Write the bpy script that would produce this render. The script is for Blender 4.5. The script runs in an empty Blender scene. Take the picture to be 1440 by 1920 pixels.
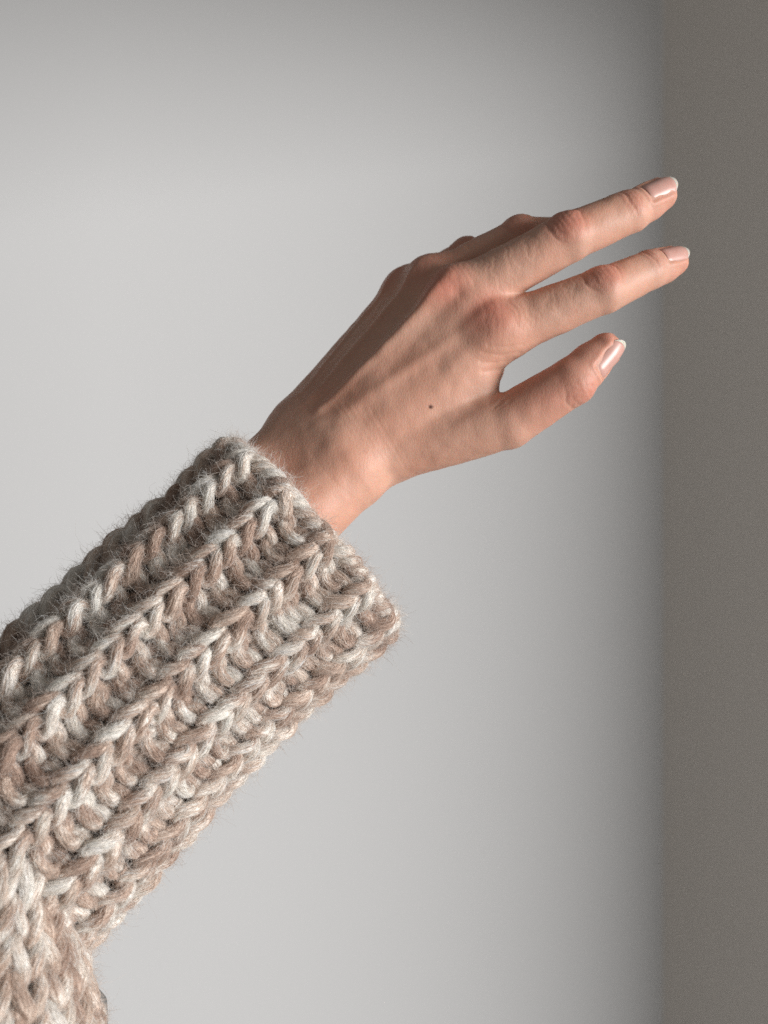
import bpy, math, random
import numpy as np

random.seed(7)
RNG = np.random.default_rng(11)
scene = bpy.context.scene
col = scene.collection

# ------------------------------------------------------------------ camera
CAM_H = 1.30                      # lens height above the floor (m)
FPX = 960 / math.tan(math.radians(25))   # focal length in photo pixels (1440 x 1920)
cam_data = bpy.data.cameras.new('camera')
cam = bpy.data.objects.new('camera', cam_data)
col.objects.link(cam)
cam.location = (0, 0, CAM_H)
cam.rotation_euler = (math.radians(90), 0, 0)
cam_data.sensor_fit = 'VERTICAL'
cam_data.sensor_height = 24.0
cam_data.angle_y = math.radians(50)
cam_data.clip_start = 0.01
cam_data.clip_end = 50
cam_data.dof.use_dof = True
cam_data.dof.focus_distance = 0.425
cam_data.dof.aperture_fstop = cam_data.lens / 4.8      # 4.8 mm wide opening
scene.camera = cam

# ------------------------------------------------------------------ world, lamps, exposure
world = bpy.data.worlds.new('World')
scene.world = world
world.use_nodes = True
wn = world.node_tree.nodes
wn['Background'].inputs['Color'].default_value = (1.0, 0.97, 0.93, 1)
wn['Background'].inputs['Strength'].default_value = 0.17

def aim(o, target):
    from mathutils import Vector
    d = Vector(target) - o.location
    o.rotation_euler = d.to_track_quat('-Z', 'Y').to_euler()

HAND = (0.06, 0.43, 1.36)
LDIR = np.array((0.86, -0.46, -0.03)); LDIR /= np.linalg.norm(LDIR)
key_data = bpy.data.lights.new('window_light', 'AREA')
key_data.shape = 'RECTANGLE'
key_data.size = 2.9
key_data.size_y = 2.5
key_data.energy = 610
key_data.color = (1.0, 0.99, 0.98)
key = bpy.data.objects.new('window_light', key_data)
col.objects.link(key)
key.location = tuple(np.array(HAND) + LDIR * 6.0)
aim(key, HAND)

scene.view_settings.view_transform = 'Standard'
scene.view_settings.look = 'None'
scene.view_settings.gamma = 1
scene.view_settings.exposure = 0.0
scene.view_settings.use_curve_mapping = False
scene.render.engine = 'CYCLES'
scene.cycles.use_denoising = False
scene.cycles.denoiser = 'OPENIMAGEDENOISE'
scene.cycles.denoising_input_passes = 'RGB_ALBEDO_NORMAL'
scene.cycles.denoising_prefilter = 'ACCURATE'
scene.cycles.max_bounces = 8
scene.cycles.sample_clamp_indirect = 6

# ------------------------------------------------------------------ helpers
def J(px, py, dy):
    """photo pixel + depth (mm beyond 430 mm from the lens) -> world mm"""
    y = 430.0 + dy
    return np.array(((px - 720) / FPX * y, y, CAM_H * 1000 - (py - 960) / FPX * y))

def unit(v):
    v = np.asarray(v, float)
    return v / np.linalg.norm(v)

def mesh_obj(name, verts, faces, mat=None, parent=None, smooth=True):
    me = bpy.data.meshes.new(name)
    verts = np.asarray(verts, np.float32)
    faces = np.asarray(faces, np.int32)
    n, k = faces.shape
    me.vertices.add(len(verts)); me.vertices.foreach_set('co', verts.ravel())
    me.loops.add(n * k); me.loops.foreach_set('vertex_index', faces.ravel())
    me.polygons.add(n); me.polygons.foreach_set('loop_start', np.arange(0, n * k, k, dtype=np.int32))
    me.update(calc_edges=True)
    me.validate()
    me.polygons.foreach_set('use_smooth', np.full(len(me.polygons), smooth))
    o = bpy.data.objects.new(name, me)
    col.objects.link(o)
    if mat: me.materials.append(mat)
    if parent: o.parent = parent
    return o

def tag(o, label=None, cat=None, group=None, kind=None):
    if label: o['label'] = label
    if cat: o['category'] = cat
    if group: o['group'] = group
    if kind: o['kind'] = kind
    return o

def new_mat(name):
    m = bpy.data.materials.new(name); m.use_nodes = True
    return m, m.node_tree.nodes, m.node_tree.links, m.node_tree.nodes['Principled BSDF']

def noise1(x, seed, n=4096):
    r = np.random.default_rng(seed).random(n)
    i = np.floor(x).astype(int); f = x - i; f = f * f * (3 - 2 * f)
    return r[i % n] * (1 - f) + r[(i + 1) % n] * f

def noise3(p, seed):
    """smooth value noise on points p (n,3), range 0..1"""
    r = np.random.default_rng(seed).random(65536)
    i = np.floor(p).astype(np.int64); f = p - i; f = f * f * (3 - 2 * f)
    def h(a, b, c): return r[(a * 73856093 ^ b * 19349663 ^ c * 83492791) & 65535]
    out = 0
    for dx in (0, 1):
        for dy in (0, 1):
            for dz in (0, 1):
                w = (f[:, 0] if dx else 1 - f[:, 0]) * (f[:, 1] if dy else 1 - f[:, 1]) * (f[:, 2] if dz else 1 - f[:, 2])
                out = out + w * h(i[:, 0] + dx, i[:, 1] + dy, i[:, 2] + dz)
    return out

# ------------------------------------------------------------------ the setting: plain wall and a splayed window reveal
def wall_material(name, base, bump):
    m, N, L, b = new_mat(name)
    tc = N.new('ShaderNodeTexCoord')
    n1 = N.new('ShaderNodeTexNoise'); n1.inputs['Scale'].default_value = 3.0; n1.inputs['Detail'].default_value = 5
    mix = N.new('ShaderNodeMixRGB'); mix.inputs[1].default_value = (*[c * 0.97 for c in base], 1); mix.inputs[2].default_value = (*base, 1)
    L.new(tc.outputs['Object'], n1.inputs['Vector']); L.new(n1.outputs['Fac'], mix.inputs[0]); L.new(mix.outputs[0], b.inputs['Base Color'])
    n2 = N.new('ShaderNodeTexNoise'); n2.inputs['Scale'].default_value = 260; n2.inputs['Detail'].default_value = 3
    bp = N.new('ShaderNodeBump'); bp.inputs['Strength'].default_value = bump; bp.inputs['Distance'].default_value = 0.001
    L.new(tc.outputs['Object'], n2.inputs['Vector']); L.new(n2.outputs['Fac'], bp.inputs['Height']); L.new(bp.outputs['Normal'], b.inputs['Normal'])
    b.inputs['Roughness'].default_value = 0.75
    b.inputs['Specular IOR Level'].default_value = 0.2
    return m

YW = 1.15
XC = (1240 - 720) / FPX * YW
MW = wall_material('wall_paint', (0.735, 0.735, 0.735), 0.12)
MR = wall_material('reveal_paint', (0.86, 0.81, 0.755), 0.12)

def sheet_wall(name, path, z0, z1, mat, thick=0.10):
    """a vertical wall following a plan path (x, y), with thickness away from the room"""
    P = np.array(path, float)
    T = np.gradient(P, axis=0); T /= np.linalg.norm(T, axis=1)[:, None]
    Nn = np.stack([-T[:, 1], T[:, 0]], 1)         # outward side
    Q = P + Nn * thick
    n = len(P)
    v = [(*p, z) for z in (z0, z1) for p in P] + [(*p, z) for z in (z0, z1) for p in Q]
    f = []
    for i in range(n - 1):
        f.append((i, i + 1, n + i + 1, n + i))
        f.append((2 * n + i + 1, 2 * n + i, 3 * n + i, 3 * n + i + 1))
        f.append((n + i, n + i + 1, 3 * n + i + 1, 3 * n + i))
        f.append((i + 1, i, 2 * n + i, 2 * n + i + 1))
    f.append((0, n, 3 * n, 2 * n)); f.append((n - 1, 3 * n - 1, 4 * n - 1, 2 * n - 1)) if False else None
    f.append((n - 1, 3 * n - 1, 4 * n - 1, 2 * n - 1))
    return mesh_obj(name, v, f, mat, smooth=False)

wb = sheet_wall('wall_back', [(-1.6, YW), (XC, YW)], 0.0, 2.6, MW)
tag(wb, 'plain pale grey painted wall behind the hand', kind='structure')
# splayed reveal: leaves the wall at a slant towards the window jamb
x0, y0 = XC + 0.001, YW - 0.001
pth = [(x0, y0)]
for q in range(18):
    a = math.radians(39.8 + 12 * min(1, q / 7) - 5 * min(1, max(0, (q - 7) / 4)))
    pth.append((pth[-1][0] + 0.024 * math.cos(a), pth[-1][1] - 0.024 * math.sin(a)))
wr = sheet_wall('wall_right', pth, 0.0, 2.6, MR)
tag(wr, 'shaded taupe window reveal turning off the pale wall', kind='structure')
# window head above the opening (out of view): its lower edge shades the top of the wall
xe, ye = pth[-1]
hd = sheet_wall('window_head', [(xe + 0.02, ye - 0.01), (xe + 0.02, -1.2)], 1.755, 2.6, MR)
tag(hd, 'plaster head above the window opening', kind='structure')

# ------------------------------------------------------------------ the hand: signed distance model
def cap(p, a, b, ra, rb):
    ab = b - a
    t = np.clip(((p - a) @ ab) / (ab @ ab), 0, 1)
    return np.linalg.norm(p - a - t[:, None] * ab, axis=1) - (ra + t * (rb - ra))

def smin(a, b, k):
    h = np.maximum(k - np.abs(a - b), 0) / k
    return np.minimum(a, b) - h * h * k * 0.25

FING = {
    'index':  dict(J=[J(936, 622, 11), J(1130, 545, 7), J(1216, 507, 15), J(1262, 491, 21)], r=[11.2, 9.1, 7.9, 5.9]),
    'middle': dict(J=[J(858, 560, 13), J(1066, 445, 7), J(1180, 397, 11), J(1238, 366, 15)], r=[11.2, 9.6, 8.5, 6.4]),
    'ring':   dict(J=[J(812, 536, 29), J(977, 447, 25), J(1080, 441, 40), J(1140, 420, 54)], r=[10.0, 8.8, 7.3, 5.8]),
    'little': dict(J=[J(767, 553, 43), J(876, 480, 49), J(950, 475, 66), J(992, 490, 80)], r=[9.0, 7.4, 6.3, 5.0]),
}
CAMV = np.array((0, -1.0, 0))
def dorsal(t, up_deg, upv):
    """direction of the nail side: from the camera axis turned by up_deg towards upv, made square to the bone t"""
    d = CAMV * math.cos(math.radians(up_deg)) + unit(upv) * math.sin(math.radians(up_deg))
    d = d - t * (d @ t)
    return unit(d)
UPL = np.array((-0.36, 0, 0.93))
for k, f in FING.items():
    up = {'index': 38, 'middle': 33, 'ring': 48, 'little': 55}[k]
    f['t'] = [unit(f['J'][i + 1] - f['J'][i]) for i in range(3)]
    f['d'] = [dorsal(t, up + ((-10 if i == 2 else 0)), UPL) for i, t in enumerate(f['t'])]
TH = dict(J=[J(722, 848, 17), J(952, 790, 9), J(1073, 715, 3), J(1133, 656, 5)], r=[12.8, 10.9, 9.5, 6.7])
TH['t'] = [unit(TH['J'][i + 1] - TH['J'][i]) for i in range(3)]
TH['d'] = [dorsal(t, 46, (0.70, 0, -0.71)) for t in TH['t']]

PALM = [  # metacarpals, web filler, heel
    (J(668, 838, 16), FING['index']['J'][0], 12.5, 10.8),
    (J(632, 822, 17), FING['middle']['J'][0], 12.0, 11.0),
    (J(600, 806, 25), FING['ring']['J'][0], 12.0, 10.2),
    (J(572, 792, 34), FING['little']['J'][0], 11.5, 9.3),
    (J(752, 800, 17), J(886, 733, 16), 13.0, 9.6),
    (J(735, 828, 30), J(900, 690, 28), 13.0, 9.0),
    (J(640, 840, 42), J(800, 610, 52), 12.0, 10.0),
]
WRIST = [
    (J(300, 1068, 4), J(553, 846, 24), 19.0, 13.8),
    (J(350, 1140, -6), J(648, 892, 13), 20.0, 14.6),
]
KNUCK = [  # knuckle heads standing proud: centre, radius
    (FING['index']['J'][0] + FING['index']['d'][0] * 3.9 + FING['index']['t'][0] * -2, 8.2),
    (FING['middle']['J'][0] + FING['middle']['d'][0] * 3.9 + FING['middle']['t'][0] * -2, 8.2),
    (FING['ring']['J'][0] + FING['ring']['d'][0] * 3.4, 7.6),
    (FING['little']['J'][0] + FING['little']['d'][0] * 3.2, 6.9),
]

def palm_sdf(p):
    d = None
    for (a, b, ra, rb) in PALM:
        c = cap(p, a, b, ra, rb)
        d = c if d is None else smin(d, c, 9.0)
    w = None
    for (a, b, ra, rb) in WRIST:
        c = cap(p, a, b, ra, rb)
        w = c if w is None else smin(w, c, 16.0)
    d = smin(d, w, 16.0)
    for c, r in KNUCK:
        d = smin(d, np.linalg.norm(p - c, axis=1) - (r - 0.8), 10.0)
    return d

def chain_sdf(p, f):
    d = None
    Js, r = f['J'], f['r']
    for i in range(3):
        c = cap(p, Js[i], Js[i + 1], r[i], r[i + 1])
        d = c if d is None else smin(d, c, 1.4)
    # pad of the fingertip, slightly knobby joints on the back
    m = Js[3] * 0.6 + Js[2] * 0.4 - f['d'][2] * 1.0
    d = smin(d, np.linalg.norm(p - m, axis=1) - (r[3] * 0.6 + r[2] * 0.4 - (0.9 if f is not TH else 2.0)), 4.0)
    j = Js[3] + f['d'][2] * 0.9 + f['t'][2] * 0.9
    d = smin(d, np.linalg.norm(p - j, axis=1) - (r[3] - 0.9), 2.0)
    if f is not TH:
        j = Js[1] + f['d'][1] * 1.5
        d = smin(d, np.linalg.norm(p - j, axis=1) - (r[1] - 2.0), 4.0)
    return d

def hand_sdf(p, labels=False):
    pal = palm_sdf(p)
    tot = None
    ds = []
    for k in ('index', 'middle', 'ring', 'little'):
        c = chain_sdf(p, FING[k]); ds.append(c)
        e = smin(c, pal, 7.0)
        tot = e if tot is None else smin(tot, e, 1.6)
    c = chain_sdf(p, TH); ds.append(c)
    e = smin(c, pal, 6.0)
    tot = smin(tot, e, 1.2)
    if labels:
        ds.append(pal)
        return tot, np.argmin(np.stack(ds, 1), 1)
    return tot

def surface_nets(sdf, lo, hi, h, band=4):
    H = h * band
    nc = np.ceil((hi - lo) / H).astype(int) + 1
    g = np.stack(np.meshgrid(*[lo[i] + H * np.arange(nc[i]) for i in range(3)], indexing='ij'), -1).reshape(-1, 3)
    D = sdf(g).reshape(nc)
    near = np.abs(D) < H * 1.9
    F = np.repeat(np.repeat(np.repeat(D, band, 0), band, 1), band, 2).astype(np.float32)
    # each coarse node owns the fine nodes of the block that starts at it
    nb = near.copy()
    for ax in range(3):
        nb = nb | np.roll(nb, -1, ax)
    idx = np.argwhere(nb)
    off = np.stack(np.meshgrid(*[np.arange(band)] * 3, indexing='ij'), -1).reshape(-1, 3)
    fi = (idx[:, None, :] * band + off[None]).reshape(-1, 3)
    pts = lo + fi * h
    vals = np.empty(len(pts), np.float32)
    for s in range(0, len(pts), 400000):
        vals[s:s + 400000] = sdf(pts[s:s + 400000])
    F[fi[:, 0], fi[:, 1], fi[:, 2]] = vals
    S = F < 0
    # cells that cross
    c = np.zeros(np.array(F.shape) - 1, np.int8)
    for dx in (0, 1):
        for dy in (0, 1):
            for dz in (0, 1):
                c += S[dx:F.shape[0] - 1 + dx, dy:F.shape[1] - 1 + dy, dz:F.shape[2] - 1 + dz]
    cells = np.argwhere((c > 0) & (c < 8))
    vid = np.full(c.shape, -1, np.int32)
    vid[cells[:, 0], cells[:, 1], cells[:, 2]] = np.arange(len(cells))
    acc = np.zeros((len(cells), 3)); cnt = np.zeros(len(cells))
    cor = [(a, b, d) for a in (0, 1) for b in (0, 1) for d in (0, 1)]
    for a in cor:
        for ax in range(3):
            if a[ax]: continue
            b = list(a); b[ax] = 1
            va = F[cells[:, 0] + a[0], cells[:, 1] + a[1], cells[:, 2] + a[2]]
            vb = F[cells[:, 0] + b[0], cells[:, 1] + b[1], cells[:, 2] + b[2]]
            cr = (va < 0) != (vb < 0)
            t = np.where(cr, va / np.where(cr, va - vb, 1), 0)
            pos = np.array(a, float)[None].repeat(len(cells), 0); pos[:, ax] = t
            acc[cr] += pos[cr]; cnt[cr] += 1
    V = lo + (cells + acc / cnt[:, None]) * h
    faces = []
    for ax in range(3):
        sl0 = [slice(None)] * 3; sl1 = [slice(None)] * 3
        sl0[ax] = slice(0, -1); sl1[ax] = slice(1, None)
        cr = S[tuple(sl0)] != S[tuple(sl1)]
        e = np.argwhere(cr)
        u, w = (ax + 1) % 3, (ax + 2) % 3
        ok = (e[:, u] > 0) & (e[:, w] > 0) & (e[:, u] < c.shape[u]) & (e[:, w] < c.shape[w])
        e = e[ok]
        def g_(du, dw):
            q = e.copy(); q[:, u] -= du; q[:, w] -= dw
            return vid[q[:, 0], q[:, 1], q[:, 2]]
        quad = np.stack([g_(1, 1), g_(0, 1), g_(0, 0), g_(1, 0)], 1)
        inside = S[e[:, 0], e[:, 1], e[:, 2]]
        quad[~inside] = quad[~inside][:, ::-1]
        faces.append(quad)
    Fq = np.concatenate(faces)
    Fq = Fq[(Fq >= 0).all(1)]
    return V, Fq

def sdf_grad(sdf, p, e=0.25):
    g = np.empty_like(p)
    for i in range(3):
        o = np.zeros(3); o[i] = e
        g[:, i] = (sdf(p + o) - sdf(p - o)) / (2 * e)
    return g

allp = np.array([j for f in list(FING.values()) + [TH] for j in f['J']] + [w for q in WRIST for w in q[:2]])
lo = allp.min(0) - 24; hi = allp.max(0) + 24
V, Fq = surface_nets(hand_sdf, lo, hi, 0.62)
for _ in range(2):
    g = sdf_grad(hand_sdf, V)
    V = V - (hand_sdf(V) / np.maximum((g * g).sum(1), 0.2))[:, None] * g
g = sdf_grad(hand_sdf, V, 0.5)
NRM = g / np.linalg.norm(g, axis=1)[:, None]
_, LAB = hand_sdf(V, True)

# ---- fine relief and skin tint, both tied to anatomy
disp = np.zeros(len(V)); red = np.zeros(len(V)); pale = np.zeros(len(V))
def gauss(x, s): return np.exp(-(x / s) ** 2)
def sstep(a, b, x):
    t = np.clip((x - a) / (b - a), 0, 1); return t * t * (3 - 2 * t)

def local(Jp, t, d, sel):
    q = V[sel] - Jp
    s = np.cross(t, d)
    return q @ t, q @ d, q @ s

nz = noise3(V * 0.35, 3) - 0.5
nz2 = noise3(V * 0.9, 4) - 0.5
fgs = [FING['index'], FING['middle'], FING['ring'], FING['little'], TH]
for li, f in enumerate(fgs):
    # middle joint (thumb: the end joint) - oval patch of wrinkled skin
    jj = [1, 2] if li < 4 else [2]
    for jn in jj:
        t = unit(f['t'][jn - 1] + f['t'][min(jn, 2)]); d = f['d'][jn]
        d = unit(d - t * (d @ t))
        sel = np.where((LAB == li))[0]
        u, a, b = local(f['J'][jn], t, d, sel)
        r = f['r'][jn]
        phi = np.arctan2(b, a)
        big = (jn == 1) or li == 4
        m = sstep(1.25, 0.55, np.abs(phi))
        w = 9.0 if big else 4.2
        ell = (u / (w * 0.95)) ** 2 + (phi / 0.85) ** 2
        oval = sstep(2.1, 0.0, ell)
        uw = u + nz[sel] * 1.8 + 0.25 * nz2[sel]
        dd = oval * ((0.16 if li < 4 else 0.05) if big else 0.08)
        lines = ([-7.6, -4.6, -2.4, -0.6, 1.6, 4.4, 6.6] if big else [-2.2, -0.4, 1.7])
        for q, L0 in enumerate(lines):
            bow = L0 * (1 - 0.45 * phi ** 2)      # lines bow round the oval
            depth = (0.30, 0.16, 0.13, 0.12, 0.14, 0.17, 0.24)[q] * ((1.0 if li < 4 else 0.6) if big else 1.1)
            ext = sstep(1.15, 0.35, np.abs(phi) + 0.18 * ((q * 37) % 3))
            dd -= depth * gauss(uw - bow, 0.62) * ext
        # skin crumple
        dd += oval * nz2[sel] * 0.18
        disp[sel] += dd
        red[sel] = np.maximum(red[sel], oval * (0.70 if big else 0.4) * (1.0 if li in (0, 1, 4) else 0.6))
    # fingertip redness
    u, a, b = local(f['J'][3], f['t'][2], f['d'][2], np.where(LAB == li)[0])
    sel = np.where(LAB == li)[0]
    red[sel] = np.maximum(red[sel], 0.45 * sstep(-22, 4, u) * (1.0 if li != 4 else 1.2))
    # faint cross lines over the first segment
    u, a, b = local(f['J'][0], f['t'][0], f['d'][0], sel)
    phi = np.arctan2(b, a)
    Ls = np.linalg.norm(f['J'][1] - f['J'][0])
    for q in range(7 if li < 4 else 0):
        L0 = Ls * (0.18 + 0.09 * q) + ((q * 53) % 7) * 0.5
        disp[sel] -= 0.10 * gauss(u - L0 + nz[sel] * 5 + 1.2 * phi, 0.6) * sstep(1.4, 0.6, np.abs(phi))
# thumb tint: the inner side and the joint are pinker
sel = np.where(LAB == 4)[0]
u, a, b = local(TH['J'][2], TH['t'][1], TH['d'][1], sel)
red[sel] = np.maximum(red[sel], 0.42 * sstep(-38, -6, u))
# knuckles at the base of the fingers
for k, (c, r) in zip(('index', 'middle', 'ring', 'little'), KNUCK):
    f = FING[k]
    cc = c + f['d'][0] * r * 0.6
    dist = np.linalg.norm(V - cc, axis=1)
    red = np.maximum(red, (1.0 if k in ('index', 'middle') else 0.5) * sstep(16, 2, dist))
    q = V - f['J'][0]
    u = q @ f['t'][0]; s = q @ np.cross(f['t'][0], f['d'][0])
    m = sstep(19, 8, np.linalg.norm(V - (cc + f['t'][0] * 5), axis=1)) * ((NRM @ f['d'][0]) > 0.1)
    for n_, L0 in enumerate((-3, 0.5, 3.2, 5.6, 7.8, 10.2, 12.6)):
        disp -= 0.075 * m * gauss(u - L0 + 3.0 * nz + 0.03 * s * s * (1 if n_ < 3 else -0.4), 0.55)

def seg_dist(p, a, b):
    ab = b - a
    t = np.clip(((p - a) @ ab) / (ab @ ab), 0, 1)
    return np.linalg.norm(p - a - t[:, None] * ab, axis=1), t
def pix(p):
    return np.stack([p[:, 0] / p[:, 1] * FPX + 720, 960 - (p[:, 2] - CAM_H * 1000) / p[:, 1] * FPX], 1)

# extensor tendons: ridges on the back of the hand from the wrist to each knuckle
def surf_near(c, d):
    """first surface point from c outward along d"""
    s = np.linspace(0, 40, 401)
    v = hand_sdf(c + s[:, None] * d)
    i = int(np.argmax(v > 0)); return c + s[i] * d
HD = unit(np.array((-0.36, -0.82, 0.45)))          # back-of-hand direction
for k, amp, sg, w0 in (('index', 0.7, 3.0, (655, 826, 16)), ('middle', 1.9, 2.7, (610, 818, 20)), ('ring', 1.0, 1.9, (596, 800, 28)), ('little', 0.7, 1.6, (580, 790, 34))):
    a = surf_near(J(*w0), HD); b = surf_near(FING[k]['J'][0], FING[k]['d'][0])
    for s_ in range(3):                             # follow the surface in three pieces
        p0 = surf_near(a + (b - a) * s_ / 3 - HD * 8, HD); p1 = surf_near(a + (b - a) * (s_ + 1) / 3 - HD * 8, HD)
        dist, t = seg_dist(V, p0, p1)
        tt = (t + s_) / 3
        w = gauss(dist, sg) * (0.45 + 0.55 * sstep(0.0, 0.35, tt)) * (1 - 0.75 * sstep(0.86, 1.0, tt))
        if s_ == 0: w = w * sstep(0, 0.2, t)
        if s_ == 0: ridge = w
        else: ridge = np.maximum(ridge, w)
    disp += amp * ridge
# hollows between the metacarpals
for (A, B, am) in (('index', 'middle', 2.6), ('middle', 'ring', 1.3), ('ring', 'little', 0.9)):
    a = (FING[A]['J'][0] + FING[B]['J'][0]) / 2
    w = J(640, 826, 17) if A == 'index' else J(610, 810, 24)
    p0 = surf_near(a - FING[A]['t'][0] * 4, HD); p1 = surf_near(a * 0.45 + w * 0.55, HD)
    dist, t = seg_dist(V, p0, p1)
    disp -= am * gauss(dist, 5.2) * (1 - 0.55 * t)
# web creases between thumb and index
pp = pix(V)
front = NRM[:, 1] < -0.05
def pix_line(pts, wpx, amp):
    global disp
    best = np.full(len(V), 1e9)
    for a, b in zip(pts[:-1], pts[1:]):
        a = np.array(a, float); b = np.array(b, float); ab = b - a
        t = np.clip(((pp - a) @ ab) / (ab @ ab), 0, 1)
        best = np.minimum(best, np.linalg.norm(pp - a - t[:, None] * ab, axis=1))
    disp -= np.where(front, amp * gauss(best + nz * 5, wpx), 0)
pix_line([(972, 733), (945, 748), (926, 764)], 3.2, 0.26)
pix_line([(968, 741), (948, 757), (932, 768)], 2.6, 0.14)
pix_line([(968, 690), (935, 694), (905, 697)], 4.0, 0.26)
pix_line([(962, 672), (930, 680), (900, 678)], 3.0, 0.2)
pix_line([(975, 660), (940, 667), (905, 662)], 3.0, 0.2)
pix_line([(980, 645), (950, 650), (915, 648)], 3.0, 0.16)
# wrist creases across the arm
for q in range(7):
    o = q * 17
    pix_line([(612 + o, 752 + o * 0.2), (650 + o * 0.9, 800 + o * 0.25), (690 + o * 0.8, 856 + o * 0.2)], 2.8, 0.035 + 0.02 * (q % 3))
pix_line([(575, 838), (612, 888), (655, 930)], 3.0, 0.07)
# soft irregularity of living skin
disp += (noise3(V * 0.11, 5) - 0.5) * 0.5 + (noise3(V * 0.23, 6) - 0.5) * 0.35

# seat of each nail: shallow bed with a soft fold of skin round it
NAILS = []
for li, (f, w, ln) in enumerate(zip(fgs, (9.8, 10.8, 10.0, 8.2, 10.8), (14.2, 15.2, 14.0, 12.0, 16.5))):
    t = f['t'][2]; d = f['d'][2]; s = np.cross(t, d)
    tip = f['J'][3]
    front_end = f['r'][3] - 0.3
    back = ln - front_end
    us = np.linspace(-back - 2, front_end, 30)
    zs = np.array([np.linalg.norm(surf_near(tip + t * min(u_, 1.0), d) - (tip + t * min(u_, 1.0))) for u_ in us])
    line = np.polyfit(us[us < 2], zs[us < 2], 1)              # plate runs straight along the back of the tip
    sel = np.where(LAB == li)[0]
    u, a, b = local(tip, t, d, sel)
    on = a > 0
    ex = np.hypot(np.maximum(-(u + back), 0), np.maximum(np.abs(b) - w * 0.40, 0))
    inside = sstep(0.9, 0.1, ex)
    rim = gauss(ex - 1.3, 0.8) * sstep(0.2, 0.9, ex)
    disp[sel] += np.where(on, 0.30 * rim * sstep(4.0, 1.0, u) - 0.30 * inside, 0)
    NAILS.append((tip, t, d, s, w, ln, back, line))

V2 = V + NRM * disp[:, None]

# ---- skin material
def skin_material():
    m, N, L, b = new_mat('skin')
    at = N.new('ShaderNodeAttribute'); at.attribute_name = 'tint'
    L.new(at.outputs['Color'], b.inputs['Base Color'])
    b.inputs['Roughness'].default_value = 0.52
    b.inputs['Specular IOR Level'].default_value = 0.34
    b.inputs['Subsurface Weight'].default_value = 0.38
    b.inputs['Subsurface Radius'].default_value = (1.0, 0.34, 0.18)
    b.inputs['Subsurface Scale'].default_value = 0.0032
    tc = N.new('ShaderNodeTexCoord')
    vo = N.new('ShaderNodeTexVoronoi'); vo.feature = 'DISTANCE_TO_EDGE'; vo.inputs['Scale'].default_value = 1050
    no = N.new('ShaderNodeTexNoise'); no.inputs['Scale'].default_value = 420; no.inputs['Detail'].default_value = 4
    mp = N.new('ShaderNodeMapping'); mp.inputs['Rotation'].default_value = (0, math.radians(38), 0); mp.inputs['Scale'].default_value = (1, 1, 0.45)
    L.new(tc.outputs['Object'], mp.inputs['Vector'])
    L.new(mp.outputs['Vector'], vo.inputs['Vector']); L.new(mp.outputs['Vector'], no.inputs['Vector'])
    mn = N.new('ShaderNodeMath'); mn.operation = 'MINIMUM'; mn.inputs[1].default_value = 0.22
    L.new(vo.outputs['Distance'], mn.inputs[0])
    ad = N.new('ShaderNodeMath'); ad.operation = 'MULTIPLY_ADD'; ad.inputs[1].default_value = 0.9
    L.new(no.outputs['Fac'], ad.inputs[0]); L.new(mn.outputs[0], ad.inputs[2])
    bp = N.new('ShaderNodeBump'); bp.inputs['Strength'].default_value = 0.42; bp.inputs['Distance'].default_value = 0.0003
    L.new(ad.outputs[0], bp.inputs['Height']); L.new(bp.outputs['Normal'], b.inputs['Normal'])
    return m
MSKIN = skin_material()

# ---- tint per vertex: warm base, pinker joints and tips, faint mottling, one mole
base = np.array((0.575, 0.32, 0.232)); rosy = np.array((0.50, 0.150, 0.105))
mot = noise3(V * 0.16, 8) * 0.6 + noise3(V * 0.42, 9) * 0.4
C = base[None] * (0.93 + 0.14 * mot[:, None])
hue = noise3(V * 0.075, 14)[:, None] - 0.5
C = C * (1 + hue * np.array((0.06, -0.10, -0.16))[None])
C = C * (1 + (noise3(V * 1.5, 12)[:, None] - 0.5) * 0.06)
rw = np.clip(red * (0.55 + 0.7 * mot) , 0, 1)[:, None] * 0.80
C = C * (1 - rw) + rosy[None] * rw
mole = surf_near(J(812, 768, 22), HD)
md = np.linalg.norm(pp - np.array((808, 763)), axis=1)
mk = np.where(front, sstep(5.6, 2.6, md), 0)[:, None]
C = C * (1 - mk) + np.array((0.10, 0.035, 0.02))[None] * mk

person = mesh_obj('person', V2 * 0.001, Fq, MSKIN)
ca = person.data.color_attributes.new('tint', 'FLOAT_COLOR', 'POINT')
ca.data.foreach_set('color', np.concatenate([C, np.ones((len(C), 1))], 1).astype(np.float32).ravel())
tag(person, 'bare left hand and wrist reaching out of the knitted cuff, fingers loosely stretched', 'person')

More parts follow.
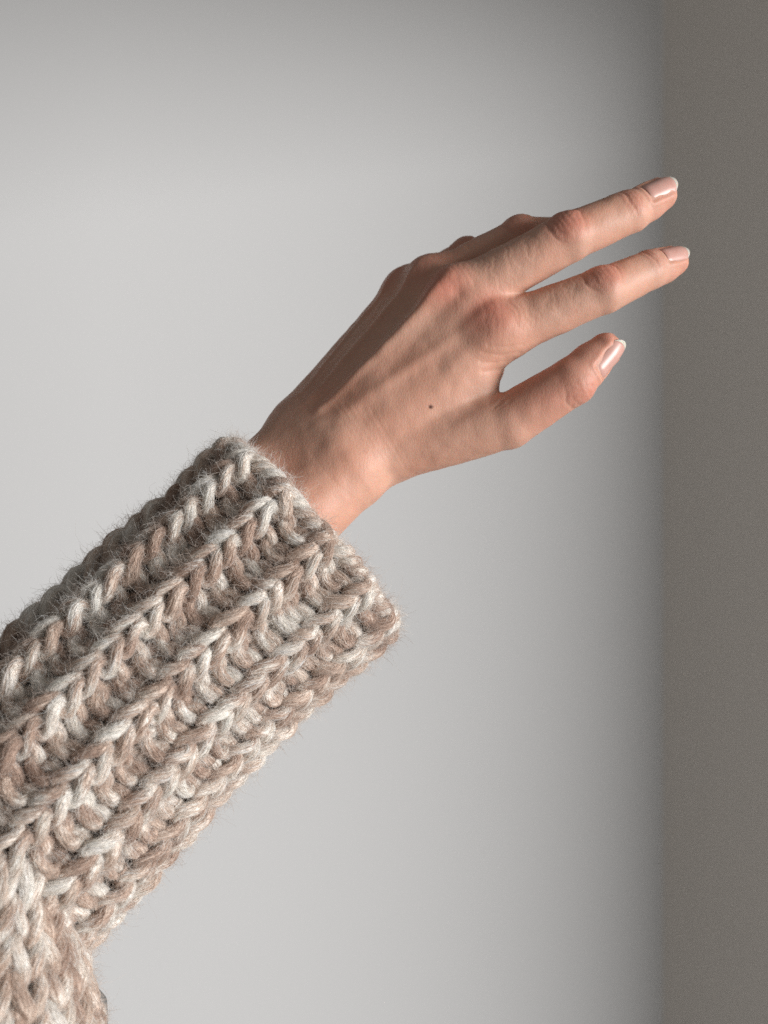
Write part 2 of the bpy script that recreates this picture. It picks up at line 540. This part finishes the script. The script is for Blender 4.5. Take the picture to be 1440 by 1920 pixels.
# ------------------------------------------------------------------ fingernails
def nail_materials():
    m, N, L, b = new_mat('nail_plate')
    tc = N.new('ShaderNodeTexCoord'); n = N.new('ShaderNodeTexNoise'); n.inputs['Scale'].default_value = 300
    rp = N.new('ShaderNodeValToRGB'); rp.color_ramp.elements[0].color = (0.52, 0.275, 0.23, 1); rp.color_ramp.elements[1].color = (0.60, 0.36, 0.305, 1)
    L.new(tc.outputs['Object'], n.inputs['Vector']); L.new(n.outputs['Fac'], rp.inputs[0]); L.new(rp.outputs[0], b.inputs['Base Color'])
    b.inputs['Roughness'].default_value = 0.34; b.inputs['Subsurface Weight'].default_value = 0.12
    b.inputs['Subsurface Radius'].default_value = (1, .4, .3); b.inputs['Subsurface Scale'].default_value = 0.001
    m2, N, L, b = new_mat('nail_free_edge')
    tc = N.new('ShaderNodeTexCoord'); n = N.new('ShaderNodeTexNoise'); n.inputs['Scale'].default_value = 500
    rp = N.new('ShaderNodeValToRGB'); rp.color_ramp.elements[0].color = (0.52, 0.48, 0.41, 1); rp.color_ramp.elements[1].color = (0.62, 0.58, 0.51, 1)
    L.new(tc.outputs['Object'], n.inputs['Vector']); L.new(n.outputs['Fac'], rp.inputs[0]); L.new(rp.outputs[0], b.inputs['Base Color'])
    b.inputs['Roughness'].default_value = 0.25; b.inputs['Subsurface Weight'].default_value = 0.3; b.inputs['Subsurface Scale'].default_value = 0.0008
    return m, m2
MNAIL, MEDGE = nail_materials()

def nail_patch(name, N_, u0, u1, mat, parent, shape):
    tip, t, d, s, w, ln, back, line = N_
    nu, nv = 22, 21
    vs = []
    R = w * 0.49                                  # crosswise curvature
    top, bot = [], []
    for i in range(nu):
        for j in range(nv):
            g_ = i / (nu - 1); v_ = j / (nv - 1) * 2 - 1
            a0, a1 = shape(v_)
            u = a0 + (a1 - a0) * g_
            ws = w * 0.5 * (0.90 + 0.10 * math.sin(min(1, max(0, (u + back) / ln)) * math.pi))
            if u + back < 2.0: ws *= 0.72 + 0.28 * math.sqrt(max(0.0, (u + back) / 2.0))
            th = v_ * ws / R
            z = line[0] * u + line[1] + 0.26 - 0.022 * max(0, u + 1) ** 2 - R * (1 - math.cos(th))
            if u + back < 1.6: z -= 0.30 * (1.6 - (u + back))
            b_ = R * math.sin(th)
            q = tip + t * u + s * b_ + d * z
            top.append(q); bot.append(q - d * 0.42)
    vs = np.array(top + bot)
    f = []
    n0 = nu * nv
    for i in range(nu - 1):
        for j in range(nv - 1):
            a = i * nv + j
            f.append((a, a + 1, a + nv + 1, a + nv))
            f.append((n0 + a, n0 + a + nv, n0 + a + nv + 1, n0 + a + 1))
    for i in range(nu - 1):
        a = i * nv; f.append((a, a + nv, n0 + a + nv, n0 + a))
        a = i * nv + nv - 1; f.append((a + nv, a, n0 + a, n0 + a + nv))
    for j in range(nv - 1):
        a = j; f.append((a + 1, a, n0 + a, n0 + a + 1))
        a = (nu - 1) * nv + j; f.append((a, a + 1, n0 + a + 1, n0 + a))
    o = mesh_obj(name, vs * 0.001, np.array(f)[:, ::-1], mat, parent)
    return o

for N_ in NAILS:
    back, ln = N_[6], N_[5]
    e0 = ln - back - 1.0                           # where the free edge begins at the middle
    pl = nail_patch('fingernail', N_, 0, 0, MNAIL, person, lambda v: (-back, e0 - 1.9 * v * v))
    tg = nail_patch('free_edge', N_, 0, 0, MEDGE, pl, lambda v: (e0 - 1.9 * v * v - 0.02, e0 + 1.5 * (1 - 0.55 * abs(v) ** 2.5) - 2.6 * v * v))

# ------------------------------------------------------------------ the knitted sweater sleeve
sweater = bpy.data.objects.new('sweater', None)
col.objects.link(sweater)
tag(sweater, 'chunky hand-knitted marled beige and white wool sweater sleeve around the forearm', 'sweater')

def yarn_material():
    m, N, L, b = new_mat('marled_wool')
    at = N.new('ShaderNodeAttribute'); at.attribute_name = 'wool'
    uv = N.new('ShaderNodeUVMap'); uv.uv_map = 'strand'
    mp = N.new('ShaderNodeMapping'); mp.inputs['Scale'].default_value = (0.22, 16, 1)
    L.new(uv.outputs['UV'], mp.inputs['Vector'])
    n = N.new('ShaderNodeTexNoise'); n.inputs['Scale'].default_value = 1.0; n.inputs['Detail'].default_value = 6; n.inputs['Roughness'].default_value = 0.7
    L.new(mp.outputs['Vector'], n.inputs['Vector'])
    rp = N.new('ShaderNodeValToRGB')
    rp.color_ramp.elements[0].position = 0.30; rp.color_ramp.elements[0].color = (0.62, 0.58, 0.55, 1)
    rp.color_ramp.elements[1].position = 0.68; rp.color_ramp.elements[1].color = (1.12, 1.10, 1.08, 1)
    L.new(n.outputs['Fac'], rp.inputs[0])
    mx = N.new('ShaderNodeMixRGB'); mx.blend_type = 'MULTIPLY'; mx.inputs[0].default_value = 1
    L.new(at.outputs['Color'], mx.inputs[1]); L.new(rp.outputs[0], mx.inputs[2]); L.new(mx.outputs[0], b.inputs['Base Color'])
    b.inputs['Roughness'].default_value = 0.85
    b.inputs['Specular IOR Level'].default_value = 0.15
    b.inputs['Sheen Weight'].default_value = 0.25
    b.inputs['Sheen Roughness'].default_value = 0.5
    bp = N.new('ShaderNodeBump'); bp.inputs['Strength'].default_value = 0.9; bp.inputs['Distance'].default_value = 0.0009
    L.new(n.outputs['Fac'], bp.inputs['Height']); L.new(bp.outputs['Normal'], b.inputs['Normal'])
    return m
MYARN = yarn_material()
WHITE = np.array((0.92, 0.885, 0.835)); BEIGE = np.array((0.72, 0.60, 0.515)); BROWN = np.array((0.52, 0.39, 0.32))

def wool_colour(length, seed, shift=0.0):
    """marled wool along the yarn: white slubs, beige, brown"""
    n = 0.62 * noise1(length / 6.0 + seed * 17.3, 101) + 0.38 * noise1(length / 2.6 + seed * 7.7, 102)
    n = n + shift + 0.06 * (noise1(length / 60 + seed, 103) - 0.5)
    w = np.clip((n - 0.46) / 0.13, 0, 1)[..., None]; w = w * w * (3 - 2 * w)
    k = np.clip((0.42 - n) / 0.20, 0, 1)[..., None]; k = k * k * (3 - 2 * k)
    c = BEIGE * (1 - w) + WHITE * w
    return c * (1 - k) + BROWN * k

class Tube:
    """a soft sleeve: axis, frame and radii along its length (mm); place(theta, v, h) -> points"""
    def __init__(s, path, radii, e1, seed, wob):
        s.path = np.array(path, float); s.rad = np.array(radii, float)
        seg = np.linalg.norm(np.diff(s.path, axis=0), axis=1)
        s.L = np.concatenate([[0], np.cumsum(seg)]); s.e1 = unit(e1); s.seed = seed; s.wob = wob
    def place(s, th, v, h):
        sh = th.shape
        th = th.ravel(); v = v.ravel(); h = h.ravel()
        vc = np.clip(v, s.L[0], s.L[-1])
        def ip(q): return np.stack([np.interp(q, s.L, s.path[:, i]) for i in range(3)], 1)
        # smoothed axis
        c = (ip(vc - 12) + 2 * ip(vc) + ip(vc + 12)) / 4 if len(s.path) > 2 else ip(vc)
        a = ip(np.minimum(vc + 6, s.L[-1])) - ip(np.maximum(vc - 6, 0)); a /= np.linalg.norm(a, axis=1)[:, None]
        c = c + a * (v - vc)[:, None]
        e1 = s.e1[None] - a * (a @ s.e1)[:, None]; e1 /= np.linalg.norm(e1, axis=1)[:, None]
        e2 = np.cross(e1, a)
        r1 = np.interp(vc, s.L, s.rad[:, 0]); r2 = np.interp(vc, s.L, s.rad[:, 1])
        wb = s.wob * (noise3(np.stack([np.cos(th) * 1.6 + 5, np.sin(th) * 1.6 + 5, vc / 34.0], 1), s.seed) - 0.5) * 2
        ct, st = np.cos(th), np.sin(th)
        n = e1 * (ct * r2)[:, None] + e2 * (st * r1)[:, None]; n /= np.linalg.norm(n, axis=1)[:, None]
        P = c + e1 * (ct * r1)[:, None] + e2 * (st * r2)[:, None] + n * (h + wb)[:, None]
        return P.reshape(*sh, 3)

def sweep(P, rad, sides):
    """P (m, k, 3) centre lines, rad (m, k) -> verts, faces, arrays of ring coordinates"""
    m, k, _ = P.shape
    T = np.gradient(P, axis=1); T /= np.linalg.norm(T, axis=2)[..., None]
    ref = np.zeros_like(P); ref[..., 1] = -1.0
    ref = ref - T * (ref * T).sum(2)[..., None]
    bad = np.linalg.norm(ref, axis=2) < 0.15
    alt = np.array((0.6, 0.0, 0.8)) - T * (T @ np.array((0.6, 0.0, 0.8)))[..., None]
    ref[bad] = alt[bad]
    ref /= np.linalg.norm(ref, axis=2)[..., None]
    bi = np.cross(T, ref)
    th = np.arange(sides + 1) / sides * 2 * np.pi
    Vv = P[:, :, None] + rad[:, :, None, None] * (ref[:, :, None] * np.cos(th)[None, None, :, None] + bi[:, :, None] * np.sin(th)[None, None, :, None])
    idx = np.arange(m * k * (sides + 1)).reshape(m, k, sides + 1)
    q = np.stack([idx[:, :-1, :-1], idx[:, 1:, :-1], idx[:, 1:, 1:], idx[:, :-1, 1:]], -1).reshape(-1, 4)
    return Vv, q, th

FUZZ_P, FUZZ_T, FUZZ_N, FUZZ_C, FUZZ_R = [], [], [], [], []
YARNS = []      # (centre lines, radii, yarn length, seed) for the fibres laid along the yarn

def stitches(tube, N, rows, pitch, v0, wales, rib, yarn_r, seed, hgt=0.74, K=26, sides=10, half=None, sc=None):
    """yarn of the given wales (columns) over all rows; returns verts, faces, colours, uv"""
    W, Rr = np.meshgrid(np.array(wales, float), np.arange(rows, dtype=float), indexing='ij')
    W = W.ravel()[:, None]; Rr = Rr.ravel()[:, None]
    t = np.linspace(-0.02, 1.02, K)[None]
    rid = (W * 131 + Rr * 17 + seed * 7).astype(int)
    rnd = lambda k: (np.random.default_rng(seed * 100 + k).random(100003)[(rid * 7919 + 13) % 100003] - 0.5)
    a = 0.275 + 0.06 * rnd(1)
    x = (t - 0.5) + a * np.sin(4 * np.pi * t)
    y = -hgt * np.cos(2 * np.pi * t) * (1 + 0.16 * rnd(2) * np.sin(np.pi * t) ** 2)
    sl = 0.13 + 0.12 * rnd(3)
    x = x + sl * y * np.sin(np.pi * t) ** 2
    x = x + 0.17 * rnd(4) * np.sin(np.pi * t) ** 2
    y = y + 0.34 * rnd(5) * np.sin(np.pi * t) ** 2
    depth = yarn_r * 0.95
    z = -depth * np.cos(4 * np.pi * t)
    gx = W + x
    if rib:
        sgn = np.where(W % 2 == 0, 1.0, -1.0)
        e = np.minimum(t, 1 - t); sm = np.clip(e / 0.16, -1, 1); sm = sm * (1.5 - 0.5 * sm * sm)
        z = z * sgn * sm
        rr = 3.0 * np.cos(np.pi * gx) 
        z = z + rr
    z = z + 2.2 * rnd(6) * np.sin(np.pi * t) ** 2
    th = 2 * np.pi * ((gx - 0.05 * np.sin(np.pi * gx) / np.pi) if rib else gx) / N
    v = v0 + (Rr + y) * pitch
    # the edge rows roll in a little
    z = z - 2.5 * np.exp(-np.maximum(v, 0) / 5.0)
    P = tube.place(th + 0 * v, v + 0 * th, z + 0 * th)
    seglen = np.linalg.norm(np.diff(P, axis=1), axis=2).mean(1).mean() * (K - 1)
    length = (W + t) * seglen + Rr * 977.0
    rad = yarn_r * (0.80 + 0.42 * noise1(length / 11.0 + seed * 3.1, 55)) * (1 + 0 * t)
    if sc is not None: rad = rad * sc(v)
    Vv, q, thr = sweep(P, rad, sides)
    cl = wool_colour(length, seed)
    # strands inside the yarn differ a little in colour, twisting along it
    tw = (length[..., None] * 0.10 + thr[None, None] * 2 / (2 * np.pi))
    ply = noise1(tw * 2.0 + Rr[..., None] * 13.7, 77)
    Cc = wool_colour(np.broadcast_to(length[..., None], ply.shape), seed, 0.34 * (ply - 0.5)) * (0.90 + 0.2 * ply[..., None])
    UV = np.stack([np.broadcast_to(length[..., None], ply.shape), np.broadcast_to(thr[None, None] / (2 * np.pi), ply.shape) + length[..., None] * 0.02], -1)
    lump = 1 + 0.10 * (ply - 0.5)
    Vv = P[:, :, None] + (Vv - P[:, :, None]) * lump[..., None]
    T = np.gradient(P, axis=1); T /= np.linalg.norm(T, axis=2)[..., None]
    YARNS.append((P, rad, length, seed))
    FUZZ_P.append(P.reshape(-1, 3)); FUZZ_T.append(T.reshape(-1, 3)); FUZZ_C.append(cl.reshape(-1, 3)); FUZZ_R.append(rad.ravel())
    return Vv.reshape(-1, 3), q, Cc.reshape(-1, 3), UV.reshape(-1, 2)

def yarn_obj(name, data, parent):
    Vv, q, Cc, UV = data
    o = mesh_obj(name, Vv * 0.001, q, MYARN, parent)
    ca = o.data.color_attributes.new('wool', 'FLOAT_COLOR', 'POINT')
    ca.data.foreach_set('color', np.concatenate([np.clip(Cc, 0, 1), np.ones((len(Cc), 1))], 1).astype(np.float32).ravel())
    u = o.data.uv_layers.new(name='strand')
    li = np.empty(len(o.data.loops), np.int32); o.data.loops.foreach_get('vertex_index', li)
    u.data.foreach_set('uv', UV[li].astype(np.float32).ravel())
    return o

# axis of the ribbed cuff, from its open rim back along the forearm
def yv(px, py, y): return J(px, py, y - 430)
cuff_path = [yv(597, 995, 448), yv(470, 1108, 441), yv(330, 1234, 430), yv(180, 1384, 417), yv(20, 1545, 404), yv(-90, 1660, 396)]
cuff = Tube(cuff_path, [(49.5, 38), (47.5, 39), (46.5, 40), (47, 41), (49, 42), (50, 42)], (0.67, 0, -0.74), 21, 1.8)
def liner_mat():
    m, N, L, b = new_mat('wool_inside')
    tc = N.new('ShaderNodeTexCoord'); n = N.new('ShaderNodeTexNoise'); n.inputs['Scale'].default_value = 160; n.inputs['Detail'].default_value = 5
    rp = N.new('ShaderNodeValToRGB'); rp.color_ramp.elements[0].color = (0.36, 0.27, 0.22, 1); rp.color_ramp.elements[1].color = (0.58, 0.48, 0.41, 1)
    L.new(tc.outputs['Object'], n.inputs['Vector']); L.new(n.outputs['Fac'], rp.inputs[0]); L.new(rp.outputs[0], b.inputs['Base Color'])
    b.inputs['Roughness'].default_value = 0.95
    return m
MLINE = liner_mat()
def liner(name, tube, v0, v1, h, parent):
    th, v = np.meshgrid(np.linspace(0, 2 * np.pi, 73)[:-1], np.linspace(v0, v1, 60), indexing='ij')
    A = tube.place(th, v, np.full_like(th, h)); nth, nv = th.shape
    idx = np.arange(nth * nv).reshape(nth, nv); nx = np.roll(idx, -1, 0)
    q = np.stack([idx[:, :-1], nx[:, :-1], nx[:, 1:], idx[:, 1:]], -1).reshape(-1, 4)
    return mesh_obj(name, A.reshape(-1, 3) * 0.001, q, MLINE, parent)

NW = 26
rib_cuff = liner('ribbed_cuff', cuff, 3, cuff.L[-1] - 6, -5.0, sweater)
rib_cuff['label'] = 'ribbed cuff knitted in thick marled yarn'
PITCH = 9.6
rows = int((cuff.L[-1]) / PITCH)
for r in range(NW // 2):
    yarn_obj('rib', stitches(cuff, NW, rows, PITCH, 7.0, [2 * r, 2 * r + 1], True, 2.1, 5), rib_cuff)

# cast-on edge: two yarns laid round each other along the rim
te = np.linspace(0, 2 * np.pi, 300)
for q in (0, 1):
    ph = te * 30 + q * np.pi
    Pe = cuff.place(te[None], 1.6 + 2.2 * np.cos(ph)[None] + 0.8 * np.sin(te * 7 + q)[None], -2.2 + 1.9 * np.sin(ph)[None])
    le = np.concatenate([[0], np.cumsum(np.linalg.norm(np.diff(Pe[0], axis=0), axis=1))])[None] + q * 531
    re = 2.1 * (0.8 + 0.4 * noise1(le / 9, 61))
    Ve, qe, thr = sweep(Pe, re, 10)
    ply = noise1((le[..., None] * 0.10 + thr[None, None] / np.pi) * 2 + 3, 78)
    Ce = wool_colour(np.broadcast_to(le[..., None], ply.shape), 40 + q, 0.34 * (ply - 0.5))
    UVe = np.stack([np.broadcast_to(le[..., None], ply.shape), np.broadcast_to(thr[None, None] / (2 * np.pi), ply.shape) + le[..., None] * 0.02], -1)
    Te = np.gradient(Pe, axis=1); Te /= np.linalg.norm(Te, axis=2)[..., None]
    YARNS.append((Pe, re, le, 40 + q))
    FUZZ_P.append(Pe.reshape(-1, 3)); FUZZ_T.append(Te.reshape(-1, 3)); FUZZ_C.append(wool_colour(le, 40 + q).reshape(-1, 3)); FUZZ_R.append(re.ravel())
    yarn_obj('edge_yarn', (Ve.reshape(-1, 3), qe, Ce.reshape(-1, 3), UVe.reshape(-1, 2)), rib_cuff)

# the fuller upper sleeve in plain knit, hanging nearer the camera
ap = [yv(45, 1480, 398), yv(20, 1560, 388), yv(-8, 1660, 380), yv(-30, 1780, 376), yv(-45, 1920, 374), yv(-55, 2080, 372), yv(-60, 2250, 370)]
up = Tube(ap, [(7, 7), (17, 17), (22, 24), (31, 31), (39, 37), (43, 39), (44, 40)], (1, 0, -0.1), 31, 1.6)
US = liner('upper_sleeve', up, 2, up.L[-1], -4.0, sweater)
US['label'] = 'fuller plain-knit upper sleeve'
urows = int(up.L[-1] / 9.6)
NU = 19
ud = stitches(up, NU, urows, 9.6, 3.0, list(range(NU)), False, 2.4, 9, sc=lambda v: np.clip(0.45 + v / 70.0, 0.45, 1.0))
yarn_obj('plain_knit', ud, US)

# ------------------------------------------------------------------ wool fuzz
def fuzz(name, n, lmin, lmax, lift, radius, npts, seed, pick=None):
    g_ = np.random.default_rng(seed)
    P = np.concatenate(FUZZ_P); T = np.concatenate(FUZZ_T); Cw = np.concatenate(FUZZ_C); R = np.concatenate(FUZZ_R)
    vis = np.where((P[:, 0] / P[:, 1] * FPX + 720 > -120) & (960 - (P[:, 2] - CAM_H * 1000) / P[:, 1] * FPX < 2040))[0]
    i = vis[g_.integers(0, len(vis), n)]
    rd = g_.normal(size=(n, 3)); rd -= T[i] * (rd * T[i]).sum(1)[:, None]; rd /= np.linalg.norm(rd, axis=1)[:, None]
    p = P[i] + rd * R[i][:, None] * 0.92 + T[i] * g_.normal(size=(n, 1)) * 0.6
    sgn = np.where(g_.random(n) < 0.5, -1, 1)[:, None]
    dirn = T[i] * sgn * (1 - lift) + rd * lift * 1.1 + g_.normal(size=(n, 3)) * 0.28
    dirn /= np.linalg.norm(dirn, axis=1)[:, None]
    ln = (lmin + (lmax - lmin) * g_.random(n) ** 2)
    pts = np.empty((n, npts, 3)); pts[:, 0] = p
    curl = g_.normal(size=(n, 3)) * 0.36
    for k in range(1, npts):
        pts[:, k] = pts[:, k - 1] + dirn * (ln / (npts - 1))[:, None]
        dirn = dirn + curl + g_.normal(size=(n, 3)) * 0.22
        dirn /= np.linalg.norm(dirn, axis=1)[:, None]
    cc = np.clip(Cw[i] * 0.80 + 0.15 + g_.normal(size=(n, 1)) * 0.06, 0.05, 0.9)
    return hair(name, pts, np.linspace(1, 0.45, npts)[None].repeat(n, 0) * (radius * (0.7 + 0.6 * g_.random((n, 1)))), cc)

def hair(name, pts, rad, cc):
    n, npts, _ = pts.shape
    hc = bpy.data.hair_curves.new(name)
    hc.add_curves([npts] * n)
    hc.attributes['position'].data.foreach_set('vector', (pts * 0.001).astype(np.float32).ravel())
    ra = hc.attributes.get('radius') or hc.attributes.new('radius', 'FLOAT', 'POINT')
    ra.data.foreach_set('value', (rad * 0.001).astype(np.float32).ravel())
    fc = hc.attributes.new('wool', 'FLOAT_COLOR', 'CURVE')
    fc.data.foreach_set('color', np.concatenate([cc, np.ones((n, 1))], 1).astype(np.float32).ravel())
    o = bpy.data.objects.new(name, hc); col.objects.link(o); o.parent = sweater
    o['kind'] = 'stuff'
    hc.materials.append(MFUZZ)
    return o

def laid_fibres(name, total, radius, seed):
    """fibres that run along the yarn, loosely twisted round it"""
    g_ = np.random.default_rng(seed)
    wts = np.array([np.linalg.norm(np.diff(P, axis=1), axis=2).sum() for P, *_ in YARNS]); wts = wts / wts.sum()
    PTS, CC = [], []
    for (P, rad, length, sd), w in zip(YARNS, wts):
        n = int(total * w); m, K, _ = P.shape
        si = g_.integers(0, m, n)
        step = np.linalg.norm(np.diff(P, axis=1), axis=2).mean()
        ln = 5 + 9 * g_.random(n)
        span = ln / step
        st = g_.random(n) * (K - 1)
        npts = 7
        k = st[:, None] + (np.arange(npts) / (npts - 1) - 0.5)[None] * span[:, None]
        k = np.clip(k, 0, K - 1.001)
        i0 = k.astype(int); f_ = (k - i0)[..., None]
        Pc = P[si[:, None], i0] * (1 - f_) + P[si[:, None], i0 + 1] * f_
        rc = rad[si[:, None], i0]
        T = P[si[:, None], i0 + 1] - P[si[:, None], i0]; T /= np.linalg.norm(T, axis=2)[..., None]
        off = g_.normal(size=(n, 1, 3)).repeat(npts, 1)
        off = off - T * (off * T).sum(2)[..., None]; off /= np.linalg.norm(off, axis=2)[..., None]
        bi = np.cross(T, off)
        ang = (0.9 * (np.arange(npts) / (npts - 1) - 0.5))[None] + g_.normal(size=(n, 1)) * 0.5 * (np.arange(npts) / (npts - 1) - 0.5)[None] + g_.normal(size=(n, npts)) * 0.07
        lift = 0.98 + 0.16 * g_.random((n, 1)) ** 2 + 0.06 * g_.random((n, npts))
        lift[:, -1] += 0.25 * g_.random(n) ** 2; lift[:, 0] += 0.25 * g_.random(n) ** 2
        PTS.append(Pc + (off * np.cos(ang)[..., None] + bi * np.sin(ang)[..., None]) * (rc * lift)[..., None])
        lc = length[si, np.clip(st.astype(int), 0, K - 1)]
        CC.append(wool_colour(lc, sd, g_.normal(size=n) * 0.06) * (0.92 + 0.2 * g_.random((n, 1))))
    pts = np.concatenate(PTS); cc = np.clip(np.concatenate(CC), 0.03, 0.9)
    px_ = pts[:, 3, 0] / pts[:, 3, 1] * FPX + 720; py_ = 960 - (pts[:, 3, 2] - CAM_H * 1000) / pts[:, 3, 1] * FPX
    ok = (px_ > -140) & (py_ < 2060)
    pts = pts[ok]; cc = cc[ok]; n = len(pts)
    rr_ = np.array((0.4, 0.8, 1, 1, 1, 0.8, 0.4))[None] * radius * (0.6 + 0.8 * g_.random((n, 1)))
    return hair(name, pts, rr_, cc)
def fuzz_mat():
    m, N, L, b = new_mat('wool_fibre')
    at = N.new('ShaderNodeAttribute'); at.attribute_name = 'wool'
    L.new(at.outputs['Color'], b.inputs['Base Color'])
    b.inputs['Roughness'].default_value = 0.6; b.inputs['Specular IOR Level'].default_value = 0.25
    tr = N.new('ShaderNodeBsdfTranslucent'); mx = N.new('ShaderNodeMixShader'); mx.inputs[0].default_value = 0.45
    L.new(at.outputs['Color'], tr.inputs['Color'])
    L.new(b.outputs[0], mx.inputs[1]); L.new(tr.outputs[0], mx.inputs[2]); L.new(mx.outputs[0], N['Material Output'].inputs['Surface'])
    return m
MFUZZ = fuzz_mat()
laid_fibres('wool_strands', 330000, 0.085, 2)
fuzz('wool_fuzz', 260000, 3.0, 9.0, 0.40, 0.046, 7, 3)
fuzz('flyaway_fibres', 7000, 7.0, 16.0, 0.62, 0.032, 9, 4)

# ------------------------------------------------------------------ edge of a dark garment behind the lower sleeve
def cloth_mat():
    m, N, L, b = new_mat('grey_cloth')
    tc = N.new('ShaderNodeTexCoord'); n = N.new('ShaderNodeTexNoise'); n.inputs['Scale'].default_value = 700; n.inputs['Detail'].default_value = 4
    rp = N.new('ShaderNodeValToRGB'); rp.color_ramp.elements[0].color = (0.07, 0.07, 0.07, 1); rp.color_ramp.elements[1].color = (0.22, 0.215, 0.205, 1)
    L.new(tc.outputs['Object'], n.inputs['Vector']); L.new(n.outputs['Fac'], rp.inputs[0]); L.new(rp.outputs[0], b.inputs['Base Color'])
    b.inputs['Roughness'].default_value = 0.95
    return m
cl_path = [yv(158, 1832, 418), yv(160, 1870, 417), yv(160, 1960, 415), yv(150, 2100, 412)]
ct_ = Tube(cl_path, [(3.5, 3), (8, 6), (8.6, 7), (9, 8)], (1, 0, 0), 77, 0.5)
th, v = np.meshgrid(np.linspace(0, 2 * np.pi, 33)[:-1], np.linspace(0, ct_.L[-1], 40), indexing='ij')
A = ct_.place(th, v, np.zeros_like(th)); idx = np.arange(th.size).reshape(th.shape); nx = np.roll(idx, -1, 0)
q = np.stack([idx[:, :-1], nx[:, :-1], nx[:, 1:], idx[:, 1:]], -1).reshape(-1, 4)
gc = mesh_obj('garment_edge', A.reshape(-1, 3) * 0.001, q, cloth_mat())
tag(gc, 'dark grey cloth edge just showing behind the lower knitted sleeve', 'cloth')
